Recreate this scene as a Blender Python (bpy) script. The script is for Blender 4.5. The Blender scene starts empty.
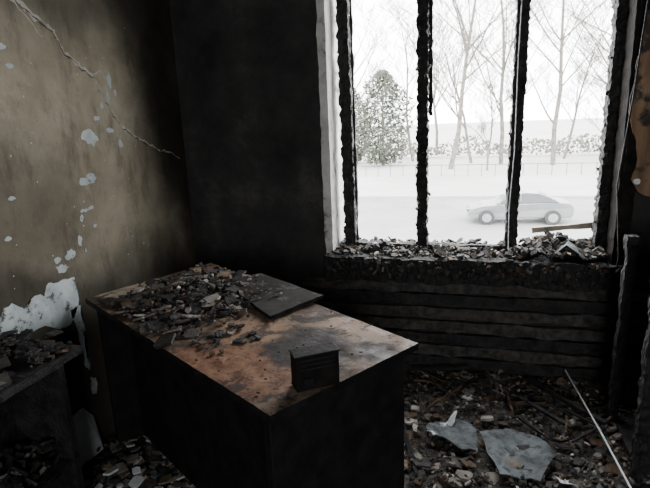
import bpy, bmesh, math, random
from mathutils import Matrix, Vector, noise as mn
random.seed(7)
S=bpy.context.scene
R=random.random
def U(a,b): return random.uniform(a,b)

# ---------------------------------------------------------------- node helpers
class NT:
    def __init__(s,name,rough=.8,spec=.3):
        s.m=bpy.data.materials.new(name); s.m.use_nodes=True
        s.t=s.m.node_tree; s.b=s.t.nodes['Principled BSDF']
        s.b.inputs['Roughness'].default_value=rough
        s.b.inputs['Specular IOR Level'].default_value=spec
        s.tc=s.t.nodes.new('ShaderNodeTexCoord'); s.pos=s.tc.outputs['Object']
    def set(s,sock,v):
        if hasattr(v,'is_output'): s.t.links.new(v,sock)
        elif isinstance(v,(tuple,list)) and sock.type=='RGBA' and len(v)==3: sock.default_value=(*v,1)
        else: sock.default_value=v
    def noise(s,scale,detail=6,rough=.6,vec=None,dist=0,out=0):
        n=s.t.nodes.new('ShaderNodeTexNoise'); s.set(n.inputs['Vector'],vec or s.pos)
        n.inputs['Scale'].default_value=scale; n.inputs['Detail'].default_value=detail
        n.inputs['Roughness'].default_value=rough; n.inputs['Distortion'].default_value=dist
        return n.outputs[out]
    def vor(s,scale,feat='F1',vec=None,out='Distance'):
        n=s.t.nodes.new('ShaderNodeTexVoronoi'); n.feature=feat; s.set(n.inputs['Vector'],vec or s.pos)
        n.inputs['Scale'].default_value=scale; return n.outputs[out]
    def scale(s,v,vec=None):
        n=s.t.nodes.new('ShaderNodeVectorMath'); n.operation='MULTIPLY'; s.set(n.inputs[0],vec or s.pos); n.inputs[1].default_value=v; return n.outputs[0]
    def ramp(s,f,stops):
        n=s.t.nodes.new('ShaderNodeValToRGB'); s.set(n.inputs[0],f); e=n.color_ramp.elements
        while len(e)<len(stops): e.new(.5)
        for i,(p,c) in enumerate(stops):
            e[i].position=p; e[i].color=(*c,1) if isinstance(c,(tuple,list)) else (c,c,c,1)
        return n.outputs[0]
    def mix(s,f,a,b):
        n=s.t.nodes.new('ShaderNodeMix'); n.data_type='RGBA'; s.set(n.inputs[0],f); s.set(n.inputs[6],a); s.set(n.inputs[7],b); return n.outputs[2]
    def ma(s,op,a,b=0,c=0):
        n=s.t.nodes.new('ShaderNodeMath'); n.operation=op; s.set(n.inputs[0],a); s.set(n.inputs[1],b); s.set(n.inputs[2],c); return n.outputs[0]
    def mr(s,v,a,b,c=0,d=1):
        n=s.t.nodes.new('ShaderNodeMapRange'); n.interpolation_type='SMOOTHSTEP'; s.set(n.inputs[0],v)
        for i,x in enumerate((a,b,c,d)): n.inputs[i+1].default_value=x
        return n.outputs[0]
    def xyz(s):
        n=s.t.nodes.new('ShaderNodeSeparateXYZ'); s.set(n.inputs[0],s.pos); return n.outputs
    def spot(s,p,rad,sc=(1,1,1),amp=.3,nscale=6,soft=.3):
        n=s.t.nodes.new('ShaderNodeVectorMath'); n.operation='SUBTRACT'; s.set(n.inputs[0],s.pos); n.inputs[1].default_value=p
        v=s.scale(sc,n.outputs[0])
        l=s.t.nodes.new('ShaderNodeVectorMath'); l.operation='LENGTH'; s.set(l.inputs[0],v)
        d=s.ma('DIVIDE',l.outputs['Value'],rad)
        d=s.ma('ADD',d,s.ma('MULTIPLY',s.ma('SUBTRACT',s.noise(nscale),.5),amp*4))
        return s.mr(d,1-soft,1+soft,1,0)
    def color(s,c): s.set(s.b.inputs['Base Color'],c)
    def bump(s,h,st=.5,dist=.02):
        n=s.t.nodes.new('ShaderNodeBump'); n.inputs['Strength'].default_value=st; n.inputs['Distance'].default_value=dist
        s.set(n.inputs['Height'],h); s.t.links.new(n.outputs[0],s.b.inputs['Normal'])
def simple(name,a,b,scale=12,rough=.85,spec=.25,bump=.4,dist=.01,lo=.35,hi=.65):
    n=NT(name,rough,spec); f=n.noise(scale); n.color(n.ramp(f,[(lo,a),(hi,b)])); n.bump(n.noise(scale*4),bump,dist); return n.m

m_char=simple('char_black',(.008,.008,.009),(.036,.033,.032),20,.65,.3,.9,.01)
m_deskbody=simple('desk_body_char',(.004,.004,.004),(.013,.012,.012),14,.7,.2,.5,.006)
m_boxbody=m_deskbody
n=NT('binder_char',.85,.15); c=n.ramp(n.noise(8),[(.35,(.012,.011,.011)),(.65,(.035,.032,.029))]); c=n.mix(n.mr(n.noise(14,10,.75),.52,.66,0,.8),c,(.10,.09,.078)); n.color(c); n.bump(n.noise(30,8,.7),.5,.004); m_binder=n.m
m_radio=simple('melted_plastic',(.003,.003,.003),(.012,.010,.009),20,.75,.12,.5,.004)
m_char2=simple('char_grey',(.022,.021,.020),(.085,.079,.072),25,.75,.3,.8,.01)
m_ash=simple('ash_grey',(.09,.080,.068),(.20,.182,.158),18)
m_pale=simple('plaster_pale',(.22,.205,.18),(.42,.40,.36),14)
m_brown=simple('burnt_brown',(.035,.022,.014),(.13,.085,.055),16)
m_tan=simple('scorched_tan',(.12,.085,.055),(.26,.20,.13),16)
n=NT('sheet_bluegrey',.6,.3); c=n.ramp(n.noise(9,8,.7),[(.35,(.03,.036,.04)),(.62,(.125,.145,.155))]); c=n.mix(n.mr(n.noise(26,8,.7),.5,.62,0,.85),c,(.02,.02,.02)); n.color(c); n.bump(n.noise(40),.5,.006); m_slate=n.m
m_paper=simple('paper_white',(.50,.53,.54),(.74,.77,.78),8)
m_wood=simple('raw_wood',(.25,.15,.07),(.5,.34,.2),14)
DEB=[m_char,m_char2,m_ash,m_pale,m_brown,m_tan,m_slate,m_paper]

WX=.10   # inner face of left wall
# left wall
n=NT('plaster_left',.9,.2)
X,Y,Z=n.xyz()
base=n.ramp(n.noise(2.2,8,.65),[(.3,(.24,.21,.148)),(.5,(.36,.32,.24)),(.7,(.47,.425,.335))])
base=n.mix(n.mr(n.noise(14,8,.7),.45,.75,0,.45),base,(.18,.15,.11))
base=n.mix(n.mr(n.noise(3,8,.7,vec=n.scale((1,2.0,.8))),.48,.70,0,.7),base,(.10,.088,.065))
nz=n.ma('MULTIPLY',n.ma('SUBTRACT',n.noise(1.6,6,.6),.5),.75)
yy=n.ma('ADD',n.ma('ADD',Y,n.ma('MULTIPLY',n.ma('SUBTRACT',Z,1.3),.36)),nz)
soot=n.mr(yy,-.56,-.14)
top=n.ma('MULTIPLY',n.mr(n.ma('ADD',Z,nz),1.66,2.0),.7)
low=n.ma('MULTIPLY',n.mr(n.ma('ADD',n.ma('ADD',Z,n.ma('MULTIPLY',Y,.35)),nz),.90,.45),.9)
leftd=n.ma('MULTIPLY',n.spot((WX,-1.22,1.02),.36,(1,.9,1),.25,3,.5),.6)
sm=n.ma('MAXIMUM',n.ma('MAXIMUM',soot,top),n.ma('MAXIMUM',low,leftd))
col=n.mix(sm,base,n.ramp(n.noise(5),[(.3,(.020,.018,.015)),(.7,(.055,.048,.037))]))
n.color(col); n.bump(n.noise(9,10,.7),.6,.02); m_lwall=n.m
# soot walls
n=NT('soot_wall',.8,.25)
c=n.ramp(n.noise(2.5,10,.7),[(.35,(.018,.018,.018)),(.55,(.045,.044,.043)),(.72,(.11,.105,.10))])
n.color(c); n.bump(n.noise(12,10,.75),.8,.03); m_soot=n.m
n=NT('reveal_plaster',.9,.2); n.color(n.ramp(n.noise(7,8,.7),[(.34,(.10,.095,.09)),(.44,(.5,.49,.47)),(.7,(.72,.71,.69))])); n.bump(n.noise(30),.4,.01); m_reveal=n.m
m_ceil=simple('ceiling_soot',(.03,.03,.03),(.08,.08,.075),5)
# floor
n=NT('floor_ash',.9,.2)
c=n.ramp(n.noise(9,10,.75),[(.3,(.02,.018,.017)),(.48,(.07,.064,.055)),(.6,(.16,.147,.127)),(.75,(.28,.26,.235))])
c=n.mix(n.mr(n.vor(45),.1,.35,.6,0),c,(.03,.026,.022))
n.color(c); n.bump(n.noise(60,8,.8),1,.02); m_floor=n.m
# desk top
n=NT('desk_laminate_burnt',.7,.2)
c=n.ramp(n.noise(7,10,.7,dist=.6),[(.32,(.025,.02,.016)),(.45,(.085,.058,.042)),(.54,(.17,.12,.085)),(.68,(.25,.195,.15))])
c=n.mix(n.spot((1.06,-1.48,.75),.22,(1,1.2,1),.40,8,.25),c,n.ramp(n.noise(20),[(.35,(.125,.055,.032)),(.65,(.29,.165,.10))]))
c=n.mix(n.spot((1.0,-1.22,.75),.14,(1,1.3,1),.4,9,.25),c,(.26,.165,.105))
c=n.mix(n.spot((1.36,-1.10,.75),.17,(1,1.3,1),.45,9,.25),c,(.26,.18,.125))
c=n.mix(n.spot((.24,-.86,.75),.17,(1,1.2,1),.2,8,.15),c,n.ramp(n.noise(24),[(.35,(.22,.17,.12)),(.6,(.44,.385,.30))]))
c=n.mix(n.spot((1.24,-1.32,.75),.14,(1,1,1),.5,8,.25),c,(.035,.03,.028))
c=n.mix(n.spot((1.45,-1.30,.75),.07,(1,1,1),.5,12,.25),c,(.05,.04,.035))
c=n.mix(n.mr(n.noise(6,8,.75,dist=1.2),.53,.60,0,.85),c,(.028,.024,.022))
c=n.mix(n.mr(n.noise(38,6,.7),.54,.64,0,.75),c,(.02,.016,.014))
n.color(c); n.set(n.b.inputs['Roughness'],n.mr(n.noise(15),.3,.7,.5,.9)); n.bump(n.noise(50,6),.5,.006); m_desk=n.m
# charred wood beam
n=NT('alligator_char',.7,.25)
n.color(n.ramp(n.noise(30),[(.3,(.006,.006,.007)),(.7,(.032,.030,.028))]))
n.bump(n.vor(60,vec=n.scale((1,1,.5))),1,.012); m_alli=n.m
m_revdark=simple('reveal_char',(.004,.004,.004),(.018,.015,.013),18,.85,.1)

# ---------------------------------------------------------------- mesh builder
class MB:
    def __init__(s,mats): s.bm=bmesh.new(); s.mats=mats
    def face(s,vs,mi):
        try: f=s.bm.faces.new(vs); f.material_index=mi; return f
        except ValueError: return None
    def prism(s,pts,z0,z1,mi=0,mtop=None):
        a=[s.bm.verts.new((p[0],p[1],z0)) for p in pts]; b=[s.bm.verts.new((p[0],p[1],z1)) for p in pts]
        k=len(pts); s.face(a[::-1],mi); s.face(b,mi if mtop is None else mtop)
        for i in range(k): s.face([a[i],a[(i+1)%k],b[(i+1)%k],b[i]],mi)
    def box(s,x0,x1,y0,y1,z0,z1,mi=0): s.prism([(x0,y0),(x1,y0),(x1,y1),(x0,y1)],z0,z1,mi)
    def shard(s,c,size,th,rot,mi,asp=1,k=None):
        k=k or random.randint(4,7); a0=U(0,6.28)
        pts=[]
        for i in range(k):
            a=a0+6.283*(i+U(-.3,.3))/k; r=size*U(.6,1.1)
            pts.append((math.cos(a)*r,math.sin(a)*r*asp))
        c=Vector(c)
        A=[s.bm.verts.new(c+rot@Vector((x,y,-th/2))) for x,y in pts]
        B=[s.bm.verts.new(c+rot@Vector((x*.96,y*.96,th/2))) for x,y in pts]
        s.face(A[::-1],mi); s.face(B,mi)
        for i in range(k): s.face([A[i],A[(i+1)%k],B[(i+1)%k],B[i]],mi)
    def tube(s,pts,rad,mi=0,k=6):
        pts=[Vector(p) for p in pts]; rings=[]
        for i,p in enumerate(pts):
            d=(pts[min(i+1,len(pts)-1)]-pts[max(i-1,0)]).normalized()
            u=d.orthogonal().normalized(); v=d.cross(u)
            r=rad[i] if isinstance(rad,(list,tuple)) else rad
            rings.append([s.bm.verts.new(p+(u*math.cos(6.283*j/k)+v*math.sin(6.283*j/k))*r) for j in range(k)])
        for a,b in zip(rings,rings[1:]):
            for j in range(k): s.face([a[j],a[(j+1)%k],b[(j+1)%k],b[j]],mi)
        s.face(rings[0][::-1],mi); s.face(rings[-1],mi)
    def beam(s,p0,p1,w,d,mi=0,amp=.012,up=Vector((0,0,1)),fr=14,seg=.02,wd=(1,0,0)):
        p0=Vector(p0);p1=Vector(p1); L=(p1-p0).length; nn=max(3,int(L/seg)); dr=(p1-p0).normalized()
        wv=Vector(wd); wv=(wv-dr*wv.dot(dr)).normalized(); dv=dr.cross(wv)
        q=3; per=[]
        for i in range(q): per.append((-1+2*i/q,-1))
        for i in range(q): per.append((1,-1+2*i/q))
        for i in range(q): per.append((1-2*i/q,1))
        for i in range(q): per.append((-1,1-2*i/q))
        rings=[]
        for i in range(nn+1):
            c=p0+dr*(L*i/nn); ring=[]
            for a,b in per:
                v=c+wv*(a*w/2)+dv*(b*d/2)
                f=mn.noise(v*fr)+.5*mn.noise(v*fr*2.7)
                v=v+(wv*a+dv*b)*f*amp
                ring.append(s.bm.verts.new(v))
            rings.append(ring)
        k=len(per)
        for A,B in zip(rings,rings[1:]):
            for j in range(k): s.face([A[j],A[(j+1)%k],B[(j+1)%k],B[j]],mi)
        s.face(rings[0][::-1],mi); s.face(rings[-1],mi)
    def done(s,name,smooth=False,bevel=0,parent=None):
        bmesh.ops.recalc_face_normals(s.bm,faces=s.bm.faces)
        me=bpy.data.meshes.new(name); s.bm.to_mesh(me); s.bm.free()
        for m in s.mats: me.materials.append(m)
        if smooth: me.polygons.foreach_set('use_smooth',[True]*len(me.polygons))
        o=bpy.data.objects.new(name,me); S.collection.objects.link(o)
        if bevel:
            b=o.modifiers.new('b','BEVEL'); b.width=bevel; b.segments=2; b.limit_method='ANGLE'
        if parent: o.parent=parent
        return o
def rrot(t):
    return Matrix.Rotation(U(0,6.283),3,'Z')@Matrix.Rotation(U(-t,t),3,'X')@Matrix.Rotation(U(-t,t),3,'Y')
def pick(w):
    return random.choices(range(len(w)),w)[0]

# ---------------------------------------------------------------- room shell
RX,RY=3.3,-4.3
b=MB([m_soot])
b.box(-.3,.98,0,.34,-.1,2.8); b.box(2.44,RX+.2,0,.34,-.1,2.8); b.box(.98,2.44,0,.34,-.1,.58); b.box(.98,2.44,0,.34,2.42,2.8)
b.done('wall_back')
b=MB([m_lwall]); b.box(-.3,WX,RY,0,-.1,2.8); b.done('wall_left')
b=MB([m_soot]); b.box(RX,RX+.2,RY,0,-.1,2.8); b.done('wall_right')
b=MB([m_soot]); b.box(-.3,1.7,RY-.2,RY,-.1,2.8); b.box(2.8,RX+.2,RY-.2,RY,-.1,2.8); b.box(1.7,2.8,RY-.2,RY,-.1,.9); b.box(1.7,2.8,RY-.2,RY,2.1,2.8)
b.done('wall_rear')
b=MB([m_alli])  # unseen rear window, added with its wall opening to let in fill light
b.beam((1.73,RY-.1,.92),(1.73,RY-.1,2.08),.05,.06,0,.006); b.beam((2.77,RY-.1,.92),(2.77,RY-.1,2.08),.05,.06,0,.006); b.beam((2.25,RY-.1,.92),(2.25,RY-.1,2.08),.05,.06,0,.006)
b.beam((1.71,RY-.1,.93),(2.79,RY-.1,.93),.05,.06,0,.006,wd=(0,0,1)); b.beam((1.71,RY-.1,2.07),(2.79,RY-.1,2.07),.05,.06,0,.006,wd=(0,0,1))
b.done('rear_fill_window')
b=MB([m_ceil]); b.box(-.3,RX+.2,RY-.2,.34,2.8,2.95); b.done('ceiling')
bm=bmesh.new(); nx,ny=132,172
V=[[None]*(ny+1) for _ in range(nx+1)]
def fh(x,y):
    p=Vector((x*5,y*5,0)); h=.018*(mn.noise(p)+.6*mn.noise(p*2.3)+.5*mn.noise(p*6))+.012
    if x>1.2 and y>-1.0: h+=.035*max(0,min(1,(y+.5)/.5))   # banked against the wall
    if x<.45: h+=.05*max(0,1-abs(y+1.12)/.2)*max(0,1-(x-.1)/.3)
    return max(h,-.005)
for i in range(nx+1):
    for j in range(ny+1):
        x=RX*i/nx; y=RY+(-RY)*j/ny; V[i][j]=bm.verts.new((x,y,fh(x,y)))
for i in range(nx):
    for j in range(ny): bm.faces.new((V[i][j],V[i+1][j],V[i+1][j+1],V[i][j+1]))
me=bpy.data.meshes.new('floor'); bm.to_mesh(me); bm.free(); me.materials.append(m_floor)
o=bpy.data.objects.new('floor',me); S.collection.objects.link(o)

# reveals of window opening
b=MB([m_reveal,m_char2])
b.beam((.968,.165,.70),(.968,.165,2.42),.046,.35,0,.005,fr=12)
b.done('trim_1')
b=MB([m_revdark]); b.beam((2.462,-.012,.60),(2.462,-.012,2.6),.05,.04,0,.006,fr=22); b.beam((2.442,.165,.69),(2.442,.165,2.42),.04,.37,0,.006,fr=22)
b.done('trim_2')

# ---------------------------------------------------------------- window frame, burnt
b=MB([m_alli,m_char2])
fy=.16
b.beam((1.062,fy,.70),(1.045,fy,2.42),.062,.07,0,.011,fr=34,seg=.012)
b.beam((1.48,fy,.70),(1.475,fy,2.42),.056,.075,0,.012,fr=34,seg=.012)
b.beam((1.518,fy+.03,1.45),(1.508,fy+.03,2.42),.022,.03,0,.008,fr=26)
b.beam((1.958,fy,.70),(1.968,fy,2.42),.060,.075,0,.009,fr=34,seg=.012)
b.beam((2.40,fy,.70),(2.41,fy,2.42),.055,.08,0,.011,fr=34,seg=.012)
b.beam((1.0,fy,.715),(1.96,fy,.715),.04,.05,0,.010,wd=(0,0,1))
b.beam((1.96,fy,.70),(2.42,fy,.70),.04,.06,0,.012,wd=(0,0,1))
b.beam((1.0,fy,2.38),(2.43,fy,2.38),.08,.07,0,.012,wd=(0,0,1))
b.beam((1.106,fy-.02,.75),(1.094,fy-.02,2.42),.012,.02,0,.006)
for zz in [U(.75,2.35) for _ in range(110)]:
    x0=random.choice([1.055,1.48,1.48,1.96,2.40]); b.shard((x0+random.choice([-1,1])*U(.018,.034),fy+U(-.03,.03),zz),U(.008,.020),.010,rrot(1.5),0,U(.4,1))
b.done('window_1')

# sill with rubble
b=MB([m_alli])
b.beam((.955,.13,.635),(2.47,.13,.635),.13,.40,0,.018,wd=(0,0,1),fr=9)
b.done('window_sill')
b=MB(DEB)
for i in range(750):
    x=U(.99,2.42); y=U(-.06,.30) if R()<.7 else U(.0,.15); h=.705+.03*abs(mn.noise(Vector((x*6,y*6,3))))+U(0,.02)
    if x>2.0: h+=.02
    sz=U(.008,.03); b.shard((x,y,h),sz,U(.003,.012),rrot(.7),pick([44,32,14,3,6,2,3,1]),U(.5,1))
for i in range(160):   # lumps clinging to the front edge
    b.shard((U(.97,2.45),-.075+U(-.01,.01),U(.60,.70)),U(.01,.025),.01,rrot(1.5),pick([50,40,6,1,8]))
for (x,y,z,s_,m) in [(1.2,.05,.73,.04,1),(1.28,.1,.745,.035,0),(1.62,.03,.735,.035,2),(2.0,.05,.735,.05,1),(2.33,.12,.76,.05,1),(2.38,.06,.74,.045,2)]:
    for k in range(4): b.shard((x+U(-.04,.04),y+U(-.03,.03),z),s_*U(.6,1),.015,rrot(.9),m)
for k in range(300):   # hump of rubble in right pane
    t=R(); x=2.02+.38*t; h=.085*math.sin(math.pi*min(1,t*1.15)); b.shard((x,U(.05,.26),.71+U(0,h)),U(.01,.03),.01,rrot(1.2),pick([50,28,12,3,5,1,2,0]))
b.done('sill_debris')
b=MB([m_slate])   # bent sheet like a tent on the sill
v=[b.bm.verts.new(p) for p in [(2.13,-.03,.715),(2.21,-.02,.79),(2.31,-.04,.72),(2.17,.10,.72),(2.24,.10,.785),(2.33,.08,.73)]]
b.face([v[0],v[1],v[4],v[3]],0); b.face([v[1],v[2],v[5],v[4]],0)
o=b.done('metal_flashing'); q=o.modifiers.new('s','SOLIDIFY'); q.thickness=.004
m_wood2=simple('weathered_wood',(.24,.21,.17),(.40,.36,.30),14)
b=MB([m_wood2]); b.beam((2.08,.27,.80),(2.39,.27,.835),.03,.02,0,.004,wd=(0,0,1)); b.done('wood_batten')

# charred boards under the window
b=MB([m_char,m_char2])
z=.06
for i in range(7):
    h=.074; dz0=U(-.006,.006); dz1=U(-.006,.006)
    b.beam((.80,-.034,z+h/2+dz0),(2.95,-.034,z+h/2+dz1),h*.80,.026,1 if i in (1,3,4,6) else 0,.014,wd=(0,0,1),fr=6,seg=.03); z+=h
b.done('wainscot_boards')
b=MB([m_char]); b.beam((.12,-.022,.05),(.79,-.022,.05),.09,.024,0,.004,wd=(0,0,1)); b.done('baseboard_back')

# ---------------------------------------------------------------- left wall peeled patches & crack
def jag(pts,amp,it=3):
    for _ in range(it):
        o=[]
        for i,p in enumerate(pts):
            q=pts[(i+1)%len(pts)]; o.append(p); d=math.hypot(q[0]-p[0],q[1]-p[1])
            o.append(((p[0]+q[0])/2+U(-1,1)*amp*d,(p[1]+q[1])/2+U(-1,1)*amp*d))
        pts=o
    return pts
n=NT('bared_plaster',.9,.2)
c=n.ramp(n.noise(10),[(.35,(.36,.41,.42)),(.65,(.58,.63,.64))]); c=n.mix(n.mr(n.noise(16,8,.75),.54,.62,0,.9),c,(.06,.055,.048)); n.color(c); n.bump(n.noise(40),.4,.005)
b=MB([n.m,simple('bared_plaster_warm',(.36,.34,.30),(.52,.50,.45),10)])
K=.941
def W(y,z,x): return (x,-2.72+(y+2.72)*K,1.45+(z-1.45)*K)
def patch(pts,mi=0,amp=.22,it=2,x=WX+.0015):
    pts=jag(pts,amp,it); vs=[b.bm.verts.new(W(p[0],p[1],x)) for p in pts]; f=b.face(vs,mi)
    if f: bmesh.ops.triangulate(b.bm,faces=[f])
big=[(-1.62,.80),(-1.45,.84),(-1.30,.765),(-1.24,.80),(-1.19,.755),(-1.13,.79),(-1.08,.77),(-1.05,.82),(-.975,.81),(-.90,.80),(-.895,.69),(-.94,.62),(-1.03,.60),(-1.14,.65),(-1.31,.70),(-1.5,.66),(-1.62,.70)]
patch(big,0,.17)
patch([(-.955,.66),(-.89,.66),(-.90,.50),(-.89,.38),(-.90,.33),(-.93,.38),(-.935,.50)],0,.14)
patch([(-.90,.30),(-.87,.28),(-.88,.20),(-.91,.22)],0,.2)
def blob(y,z,ry,rz,mi=0,k=7):
    a0=U(0,6); patch([(y+math.cos(a0+6.283*i/k)*ry*U(.6,1.15),z+math.sin(a0+6.283*i/k)*rz*U(.6,1.15)) for i in range(k)],mi)
for a in [(-.665,1.41,.055,.045),(-.745,1.215,.055,.018),(-.70,1.225,.035,.028),(-.45,1.37,.022,.024),(-.77,1.085,.035,.014),(-.73,1.09,.02,.008),(-1.08,1.77,.035,.018),(-1.05,1.70,.025,.010),(-.90,.905,.04,.026),(-.96,.86,.045,.024),(-.98,.90,.025,.018),(-.81,.90,.014,.012),(-.83,.955,.014,.03),(-.80,1.05,.012,.02),(-.60,1.5,.024,.014),(-.52,1.44,.034,.014),(-.55,1.56,.014,.022),(-.50,1.60,.014,.034),(-.47,1.68,.018,.045),(-.44,1.62,.012,.022),(-1.15,1.20,.022,.010),(-1.2,1.05,.02,.01),(-.72,1.0,.014,.012)]: blob(*a)
for i in range(60): blob(U(-1.25,-.2),U(.75,1.95),U(.002,.006),U(.002,.006),k=5)
cr=[(-.97,1.96),(-.88,1.90),(-.80,1.87),(-.76,1.79),(-.67,1.74),(-.59,1.70),(-.54,1.61),(-.49,1.54),(-.42,1.46),(-.33,1.41),(-.22,1.36),(-.12,1.32),(.02,1.29),(.13,1.24)]
def ribbon(line,w0,w1,mi,x,amp=.3):
    pts=[]
    for i in range(len(line)-1):
        for k in range(5):
            t=k/5; pts.append((line[i][0]*(1-t)+line[i+1][0]*t+U(-.009,.009),line[i][1]*(1-t)+line[i+1][1]*t+U(-.009,.009)))
    nn=len(pts); up=[];dn=[]
    for i,p in enumerate(pts):
        w=(w0+(w1-w0)*i/nn)*U(.1,1.4); up.append(b.bm.verts.new(W(p[0],p[1]+w,x))); dn.append(b.bm.verts.new(W(p[0],p[1]-w*.6,x)))
    for i in range(nn-1): b.face([up[i],up[i+1],dn[i+1],dn[i]],mi)
ribbon(cr,.018,.004,1,WX+.001)
ribbon([(-1.05,1.99),(-.97,1.94),(-.9,1.86),(-.84,1.82)],.008,.003,1,WX+.001)
ribbon([(-.49,1.54),(-.46,1.44),(-.44,1.39)],.008,.003,1,WX+.001)
ribbon([(-.59,1.70),(-.52,1.72),(-.46,1.66)],.006,.003,1,WX+.001)
b.mats.append(m_char)
ribbon([(y+.004,z-.012) for y,z in cr],.004,.0025,2,WX+.002)
b.done('peeling_plaster')

# ---------------------------------------------------------------- desk
L_=Vector((.155,-1.025));B_=Vector((.44,-.435));R_=Vector((1.574,-1.22));F_=Vector((1.257,-1.697))
def D(s,t,z=.75):
    p=(L_*(1-s)+F_*s)*(1-t)+(B_*(1-s)+R_*s)*t; return Vector((p.x,p.y,z))
desk=bpy.data.objects.new('desk',None); S.collection.objects.link(desk)
b=MB([m_desk,m_deskbody]); ns,nt_=60,28
g=[[None]*(nt_+1) for _ in range(ns+1)]; h=[[None]*(nt_+1) for _ in range(ns+1)]
for i in range(ns+1):
    for j in range(nt_+1):
        s,t=i/ns,j/nt_; ed=min(s,1-s,t,1-t)
        ss,tt=s,t
        if ed<1e-6:
            k=mn.noise(D(s,t)*25)*.002
            ss=s+(k if s in(0,1) else 0); tt=t+(k*1.6 if t in (0,1) else 0)
        p=D(ss,tt); w=.0015*mn.noise(p*4)
        g[i][j]=b.bm.verts.new((p.x,p.y,.75+w)); h[i][j]=b.bm.verts.new((p.x,p.y,.728+w))
for i in range(ns):
    for j in range(nt_):
        b.face([g[i][j],g[i+1][j],g[i+1][j+1],g[i][j+1]],0); b.face([h[i][j],h[i][j+1],h[i+1][j+1],h[i+1][j]],1)
for i in range(ns):
    b.face([g[i][0],h[i][0],h[i+1][0],g[i+1][0]],1); b.face([g[i][-1],g[i+1][-1],h[i+1][-1],h[i][-1]],1)
for j in range(nt_):
    b.face([g[0][j],g[0][j+1],h[0][j+1],h[0][j]],1); b.face([g[-1][j],h[-1][j],h[-1][j+1],g[-1][j+1]],1)
b.done('desk_top',parent=desk)
b=MB([m_deskbody])
def slab(s0,s1,t0,t1,z0,z1): b.prism([D(s0,t0),D(s1,t0),D(s1,t1),D(s0,t1)],z0,z1,0)
slab(.03,.055,.04,.96,.005,.727); slab(.945,.97,.04,.97,.005,.727)   # end panels
slab(.055,.945,.22,.25,.04,.727)                                     # modesty panel
slab(.60,.62,.25,.95,.05,.727); slab(.055,.60,.90,.93,.60,.727)        # pedestal divider, rail
for k in range(3): slab(.625,.94,.93,.955,.06+k*.22,.265+k*.22)         # drawers
b.done('desk_body',bevel=.003,parent=desk)

# debris heap on desk
b=MB(DEB)
for i in range(1050):
    s=random.betavariate(1.5,1.9)*.58; t=random.betavariate(1.6,1.5)
    if s<.10 and t<.75: continue
    hh=.06*math.sin(math.pi*min(1,s/.58))*math.sin(math.pi*t)
    p=D(s,t*.96+.02)
    big=R()<.28
    sz=U(.022,.055) if big else U(.006,.018)
    b.shard((p.x,p.y,.757+U(0,1)*hh),sz,U(.003,.008),rrot(.32 if big else .7),pick([36,34,16,3,14,3,0,0]),U(.5,1))
for i in range(70):
    s=U(.02,.99); t=U(.02,.98); p=D(s,t); b.shard((p.x,p.y,.757),U(.002,.006),.004,rrot(.3),pick([55,20,8,3,10,2,0,0]))
for i in range(30):
    s=U(.58,.70); t=U(.1,.45); p=D(s,t); b.shard((p.x,p.y,.757),U(.008,.02),.005,rrot(.3),pick([55,30,8,0,10,0,0,0]))
for i in range(26):   # flakes lying on the board
    a_,c_=U(.05,.7),U(.1,.9); q0=Vector((.705,-.80,.790)); p=q0+(Vector((1.03,-1.105,.778))-q0)*a_+(Vector((.828,-.70,.795))-q0)*c_
    b.shard(p,U(.004,.014),.003,rrot(.15),pick([10,30,20,2,10]))
b.done('desk_debris_pile')

# charred board / binder resting on rubble
b=MB([m_binder,m_deskbody])
def rag(P,amp):
    out=[]
    for i in range(4):
        A_=Vector(P[i]);B2=Vector(P[(i+1)%4])
        for k in range(8):
            v=A_.lerp(B2,k/8); 
            if k: v+=Vector((U(-amp,amp),U(-amp,amp),0))
            out.append(v)
    return out
P=rag([(.685,-.80,.776),(.825,-.685,.780),(1.175,-.895,.768),(1.04,-1.13,.764)],.003)
k_=len(P)
lo=[b.bm.verts.new(p-Vector((0,0,.007))) for p in P]; hi=[b.bm.verts.new(p+Vector((0,0,.007))) for p in P]
b.face(lo[::-1],1); b.face(hi,0)
for i in range(k_): b.face([lo[i],lo[(i+1)%k_],hi[(i+1)%k_],hi[i]],1)
b.done('charred_binder')

# small charred device box
b=MB([m_radio,m_boxbody])
u=Vector((.82,.57,0)).normalized(); w=Vector((-.57,.82,0)).normalized(); o0=Vector((1.29,-1.585,.752))
def obox(u0,u1,w0,w1,z0,z1,mi):
    pts=[o0+u*a_+w*c_ for a_,c_ in ((u0,w0),(u1,w0),(u1,w1),(u0,w1))]; b.prism(pts,o0.z+z0,o0.z+z1,mi)
obox(0,.122,0,.050,0,.098,0); obox(-.003,.125,-.003,.053,.098,.102,1)
for k in range(3): obox(.012,.110,-.003,.004,.058+k*.013,.064+k*.013,1)
obox(.02,.05,-.005,.0,.015,.035,1)
b.done('charred_radio',bevel=.003)

# ---------------------------------------------------------------- left burnt table
b=MB([m_char,m_char2])
b.beam((.275,-1.385,.71),(.275,-2.75,.71),.325,.03,0,.005,fr=8,seg=.04)
b.box(.12,.375,-1.44,-1.415,.0,.70,0); b.box(.12,.375,-2.74,-2.71,0,.70,0)
b.box(.12,.14,-2.71,-1.44,.25,.70,0); b.box(.14,.37,-2.71,-1.44,.28,.30,0); b.box(.14,.37,-1.95,-1.93,.0,.70,0)
b.done('side_table')
b=MB(DEB)
for i in range(460):
    x=U(.13,.43); y=U(-2.1,-1.41); hh=.05*math.sin(math.pi*min(1,max(0,(x-.1)/.34)))
    big=R()<.25; b.shard((x,y,.735+U(0,1)*hh),U(.02,.045) if big else U(.006,.02),U(.004,.010),rrot(.5),pick([55,34,8,1,5,0,0,0]),U(.5,1))
for i in range(300):
    b.shard((U(.16,.36),U(-2.1,-1.45),.305+U(0,.08)),U(.01,.045),U(.005,.015),rrot(.8),pick([50,36,10,0,5,0,0,0]))
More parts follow.
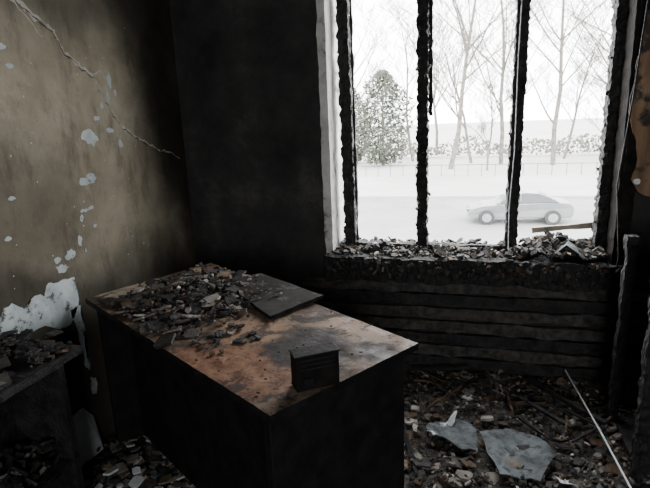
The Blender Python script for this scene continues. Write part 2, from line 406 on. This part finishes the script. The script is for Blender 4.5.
b.done('side_table_debris')

# white broken board on floor by left wall
b=MB([m_slate,m_paper]); 
v=[b.bm.verts.new(p) for p in [(.155,-1.22,.05),(.165,-1.07,.05),(.12,-1.05,.20),(.12,-1.10,.27),(.12,-1.20,.26)]]; b.face(v,1)
o=b.done('broken_plasterboard'); q=o.modifiers.new('s','SOLIDIFY'); q.thickness=.010

# ---------------------------------------------------------------- floor rubble
b=MB(DEB)
for i in range(3800):
    x=U(.15,2.9); y=U(-1.9,-.06)
    if R()<.45: x=U(1.3,2.7); y=U(-1.0,-.06)
    big=R()<.12
    b.shard((x,y,fh(x,y)+U(.002,.03)),U(.02,.05) if big else U(.004,.018),U(.003,.012),rrot(.35 if big else .8),pick([24,28,28,6,12,3,3,.5]),U(.4,1))
for i in range(120):
    x=U(.2,.75); y=U(-1.45,-.9); b.shard((x,y,fh(x,y)+U(.015,.03)),U(.015,.04),.008,rrot(.3),pick([0,2,5,3,0,1,2,1]))
b.done('floor_debris')
def sheet(name,pts,mat,amp=.012,th=.004,zz=.055,jg=.04):
    q=MB([mat]); n_=len(pts); cx=sum(p[0] for p in pts)/n_; cy=sum(p[1] for p in pts)/n_
    pts=jag([(p[0],p[1]) for p in pts],jg,2); rings=[]
    for r in (1,.8,.6,.4,.2):
        ring=[]
        for (x,y) in pts:
            X_=cx+(x-cx)*r; Y_=cy+(y-cy)*r; ring.append(q.bm.verts.new((X_,Y_,zz+amp*(2*mn.noise(Vector((X_*9,Y_*9,len(name))))+mn.noise(Vector((X_*22,Y_*22,1)))))))
        rings.append(ring)
    cc=q.bm.verts.new((cx,cy,zz)); k=len(pts)
    for A,B in zip(rings,rings[1:]):
        for j in range(k): q.face([A[j],A[(j+1)%k],B[(j+1)%k],B[j]],0)
    for j in range(k): q.face([rings[-1][j],rings[-1][(j+1)%k],cc],0)
    o=q.done(name,smooth=False); s_=o.modifiers.new('s','SOLIDIFY'); s_.thickness=th
sheet('scorched_sheet',[(1.56,-.64),(1.60,-.58),(1.72,-.53),(1.78,-.60),(1.79,-.74),(1.72,-.76)],m_slate,.020)
sheet('scorched_sheet',[(1.80,-.62),(1.90,-.57),(2.04,-.60),(2.11,-.70),(2.02,-.88),(1.87,-.88)],m_slate,.013)
sheet('paper_scrap',[(1.57,-.66),(1.59,-.60),(1.65,-.58),(1.70,-.55),(1.69,-.60),(1.63,-.63),(1.60,-.69)],m_paper,.035,.002,.085,.1)
sheet('paper_scrap',[(2.08,-.85),(2.13,-.83),(2.15,-.86),(2.09,-.89)],m_paper,.015,.002)
b=MB([m_paper]); b.tube([(2.24,-.08,.13),(2.27,-.30,.11),(2.30,-.60,.10),(2.33,-.92,.08)],.004,0,8); b.done('plastic_conduit')
b=MB([m_char,m_brown])
for p0,p1,r in [((2.05,-.12,.08),(2.35,-.45,.07),.010),((1.45,-.10,.07),(1.75,-.08,.10),.010),((2.1,-.98,.06),(2.34,-.93,.07),.007),((1.42,-.48,.05),(1.55,-.95,.05),.007),((2.0,-.30,.07),(2.2,-.50,.06),.008)]:
    b.beam(p0,p1,r*2,r*2,0,.004,wd=(0,1,.2))
for k in range(22):
    x,y=U(1.5,2.5),U(-.5,-.12); a=U(0,3.14); l=U(.06,.2); b.beam((x,y,.065),(x+math.cos(a)*l,y-abs(math.sin(a))*l,.065),.010,.008,random.choice([0,1]),.003,wd=(0,0,1))
b.done('charred_sticks')

# ---------------------------------------------------------------- right: charred cabinet and hanging trim
b=MB([m_alli,m_char])
b.beam((2.395,-.74,0.01),(2.395,-.74,.93),.045,.04,0,.008,fr=26); b.beam((2.38,-.72,.92),(3.0,-.72,.92),.05,.05,0,.010,wd=(0,0,1))
b.box(2.39,3.0,-.735,-.715,.02,.91,1); b.box(2.98,3.0,-.72,-.3,.02,.91,1); b.beam((2.40,-.36,.01),(2.40,-.36,.92),.04,.04,0,.01)
b.box(2.40,3.0,-.72,-.34,.02,.05,1)
b.done('charred_cabinet')
n=NT('peeled_wood_wall',.7,.3); c=n.ramp(n.noise(3,8,.6,vec=n.scale((6,6,1))),[(.35,(.10,.055,.03)),(.6,(.25,.155,.09)),(.75,(.38,.28,.18))]); c=n.mix(n.mr(n.noise(7),.50,.60),c,(.03,.024,.02)); n.color(c)
b=MB([n.m,m_paper])
v=[b.bm.verts.new((p[0],-.042,p[1])) for p in jag([(2.455,1.86),(2.60,1.90),(2.64,1.0),(2.50,1.06),(2.465,1.12),(2.475,1.25),(2.45,1.34),(2.435,1.55),(2.455,1.70)],.08,2)]; b.face(v,0)
b.shard((2.485,-.052,1.11),.018,.004,Matrix.Rotation(1.57,3,'X'),1)
o=b.done('scorched_wall_panel'); q=o.modifiers.new('s','SOLIDIFY'); q.thickness=.006
# hanging wires
b=MB([m_paper,m_char])
b.tube([(1.955,.08,2.4),(1.945,.07,1.7),(1.95,.08,1.25),(1.935,.06,.95),(1.94,.05,.74)],.0025,0,5)
b.done('hanging_cord')
b=MB([m_char])
b.tube([(2.47,-.06,2.3),(2.43,-.07,1.5),(2.40,-.07,1.1),(2.44,-.06,.75),(2.42,-.08,.4),(2.46,-.1,.1)],.004,0,5)
b.done('burnt_cable')
b=MB([m_char2])
b.tube([(.36,-.98,.02),(.38,-1.02,.06),(.40,-1.05,.04),(.45,-1.08,.03),(.52,-1.2,.03)],.004,0,5); b.done('floor_cable')

# ---------------------------------------------------------------- outside
GZ=-3.2
n=NT('pale_pavement',.9,.1); n.color(n.ramp(n.noise(.15),[(.3,(.27,.27,.26)),(.7,(.37,.37,.36))])); m_snow=n.m
m_road=simple('asphalt',(.15,.15,.15),(.20,.20,.20),.5,.7,.2,.1)
b=MB([m_snow]); b.prism([(-150,3),(200,3),(200,300),(-150,300)],GZ-.2,GZ); b.done('pavement')
b=MB([m_road]); b.prism([(-150,14),(200,18),(200,29),(-150,25)],GZ,GZ+.02); b.done('road')
b=MB([m_snow]); b.prism([(-150,25),(200,29),(200,29.3),(-150,25.3)],GZ,GZ+.16); b.done('kerb')
m_bark=simple('bark_hazed',(.10,.092,.082),(.18,.165,.15),3,.95,.0,.1)  # far vegetation colours are lightened to stand in for haze
m_needle=simple('evergreen_leaves_hazed',(.06,.066,.052),(.11,.118,.095),1,.95,.0,.1)  # leaf albedo raised so distance haze is painted in
m_twig=simple('hedge_twigs_hazed',(.14,.135,.12),(.22,.21,.19),1,.95,.0,.1)  # pale haze put into the hedge colour too
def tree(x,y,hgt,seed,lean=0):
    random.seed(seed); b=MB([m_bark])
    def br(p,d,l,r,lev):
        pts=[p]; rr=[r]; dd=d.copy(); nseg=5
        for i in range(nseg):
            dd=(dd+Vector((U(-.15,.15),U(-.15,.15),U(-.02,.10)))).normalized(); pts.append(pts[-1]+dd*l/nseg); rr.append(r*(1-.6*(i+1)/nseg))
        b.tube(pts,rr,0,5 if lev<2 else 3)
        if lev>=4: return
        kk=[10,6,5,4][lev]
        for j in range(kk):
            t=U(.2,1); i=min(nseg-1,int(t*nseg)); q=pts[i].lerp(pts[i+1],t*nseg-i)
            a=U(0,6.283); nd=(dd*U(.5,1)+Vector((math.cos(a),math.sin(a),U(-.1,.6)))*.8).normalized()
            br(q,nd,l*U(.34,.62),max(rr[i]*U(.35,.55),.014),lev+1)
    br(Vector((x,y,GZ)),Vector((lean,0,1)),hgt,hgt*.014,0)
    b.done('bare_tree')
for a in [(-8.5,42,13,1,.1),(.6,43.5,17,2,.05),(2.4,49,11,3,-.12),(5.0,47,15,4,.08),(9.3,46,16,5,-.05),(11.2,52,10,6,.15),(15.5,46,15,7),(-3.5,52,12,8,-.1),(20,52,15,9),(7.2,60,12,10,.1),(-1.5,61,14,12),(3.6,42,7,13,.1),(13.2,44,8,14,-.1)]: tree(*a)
random.seed(11)
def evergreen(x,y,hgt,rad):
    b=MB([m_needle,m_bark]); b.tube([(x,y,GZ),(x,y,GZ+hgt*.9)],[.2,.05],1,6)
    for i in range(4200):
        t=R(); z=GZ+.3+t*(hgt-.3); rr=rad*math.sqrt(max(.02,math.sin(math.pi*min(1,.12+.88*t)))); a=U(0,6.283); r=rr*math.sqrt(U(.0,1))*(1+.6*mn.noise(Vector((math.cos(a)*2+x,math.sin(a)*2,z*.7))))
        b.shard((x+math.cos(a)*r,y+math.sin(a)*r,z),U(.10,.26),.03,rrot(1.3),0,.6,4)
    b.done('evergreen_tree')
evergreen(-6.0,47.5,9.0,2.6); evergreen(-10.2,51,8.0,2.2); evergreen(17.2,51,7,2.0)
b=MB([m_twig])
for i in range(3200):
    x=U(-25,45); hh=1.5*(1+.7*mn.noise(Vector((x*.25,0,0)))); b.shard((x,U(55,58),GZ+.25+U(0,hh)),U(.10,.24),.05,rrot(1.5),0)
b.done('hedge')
b=MB([m_bark])
for i in range(60):
    x=-22+i*1.0; b.box(x,x+.05,38,38.05,GZ,GZ+.9)
b.box(-22,38,38,38.04,GZ+.84,GZ+.89)
b.done('street_fence')
# car
car=bpy.data.objects.new('car',None); S.collection.objects.link(car)
m_paint=simple('car_paint_silver',(.12,.123,.127),(.15,.153,.157),1,.3,.5,0); m_glass=simple('car_glass',(.02,.023,.027),(.03,.034,.038),1,.15,.5,0); m_tyre=simple('tyre',(.03,.03,.03),(.045,.045,.045),5); m_rim=simple('wheel_rim',(.15,.15,.16),(.22,.22,.22),4,.3,.5,0)
b=MB([m_paint,m_glass])
prof=[(-2.12,.30),(-2.22,.42),(-2.2,.60),(-2.08,.72),(-1.6,.85),(-1.0,.93),(0,.97),(1.55,1.0),(2.05,.98),(2.2,.80),(2.22,.5),(2.12,.30)]
A=[b.bm.verts.new((x,-.86*(.88 if abs(x)>2 else 1),z)) for x,z in prof]; B=[b.bm.verts.new((x,.86*(.88 if abs(x)>2 else 1),z)) for x,z in prof]
b.face(A,0); b.face(B[::-1],0)
for i in range(len(prof)): j=(i+1)%len(prof); b.face([A[i],B[i],B[j],A[j]],0)
gh=[(-1.05,.92,.82),(-.60,1.2,.70),(-.25,1.37,.62),(.25,1.44,.60),(.80,1.40,.61),(1.25,1.22,.70),(1.65,.99,.8)]
A=[b.bm.verts.new((x,-w_,z)) for x,z,w_ in gh]; B=[b.bm.verts.new((x,w_,z)) for x,z,w_ in gh]
b.face(A,1); b.face(B[::-1],1)
for i in range(6): b.face([A[i],B[i],B[i+1],A[i+1]],1 if i in(0,1,4,5) else 0)
b.face([A[0],A[-1],B[-1],B[0]],0)
o=b.done('car_body',bevel=.05,parent=car)
b=MB([m_tyre,m_rim])
for x in (-1.4,1.35):
    for y in (-.80,.80):
        b.tube([(x,y-.1,.33),(x,y+.1,.33)],.33,0,24); b.tube([(x,y-.12,.33),(x,y+.12,.33)],.2,1,16)
b.done('car_wheels',parent=car)
b=MB([m_paint,m_glass]); b.box(-.02,.04,-.75,-.60,1.0,1.42,0); b.box(-1.0,-.85,-1.0,-.84,.95,1.06,0); b.box(-2.23,-2.16,-.7,-.45,.6,.72,1); b.done('car_trim',parent=car)
car.location=(4.0,20.4,GZ+.02); car.rotation_euler=(0,0,math.radians(3)); car.scale=(.96,.96,.92)

# ---------------------------------------------------------------- light
w=bpy.data.worlds.new('overcast'); S.world=w; w.use_nodes=True
bg=w.node_tree.nodes['Background']; bg.inputs[0].default_value=(.985,.99,1,1); bg.inputs[1].default_value=17
def portal(name,loc,sx,sy,rot):
    l=bpy.data.lights.new(name,'AREA'); l.shape='RECTANGLE'; l.size=sx; l.size_y=sy; l.cycles.is_portal=True
    o=bpy.data.objects.new(name,l); o.location=loc; o.rotation_euler=rot; S.collection.objects.link(o)
portal('window_portal',(1.71,.36,1.55),1.5,1.8,(math.radians(-90),0,0))
portal('rear_portal',(2.25,RY-.22,1.5),1.1,1.2,(math.radians(90),0,0))

cam=bpy.data.cameras.new('camera'); cam.sensor_width=36; cam.lens=505*36/650; cam.clip_start=.02; cam.clip_end=600
o=bpy.data.objects.new('camera',cam); S.collection.objects.link(o)
M=Matrix.Rotation(math.radians(15.6),3,'Z')@Matrix.Rotation(math.radians(90-13.8),3,'X')@Matrix.Rotation(math.radians(-2.3),3,'Z')
o.matrix_world=Matrix.Translation((1.70,-2.72,1.45))@M.to_4x4()
S.camera=o
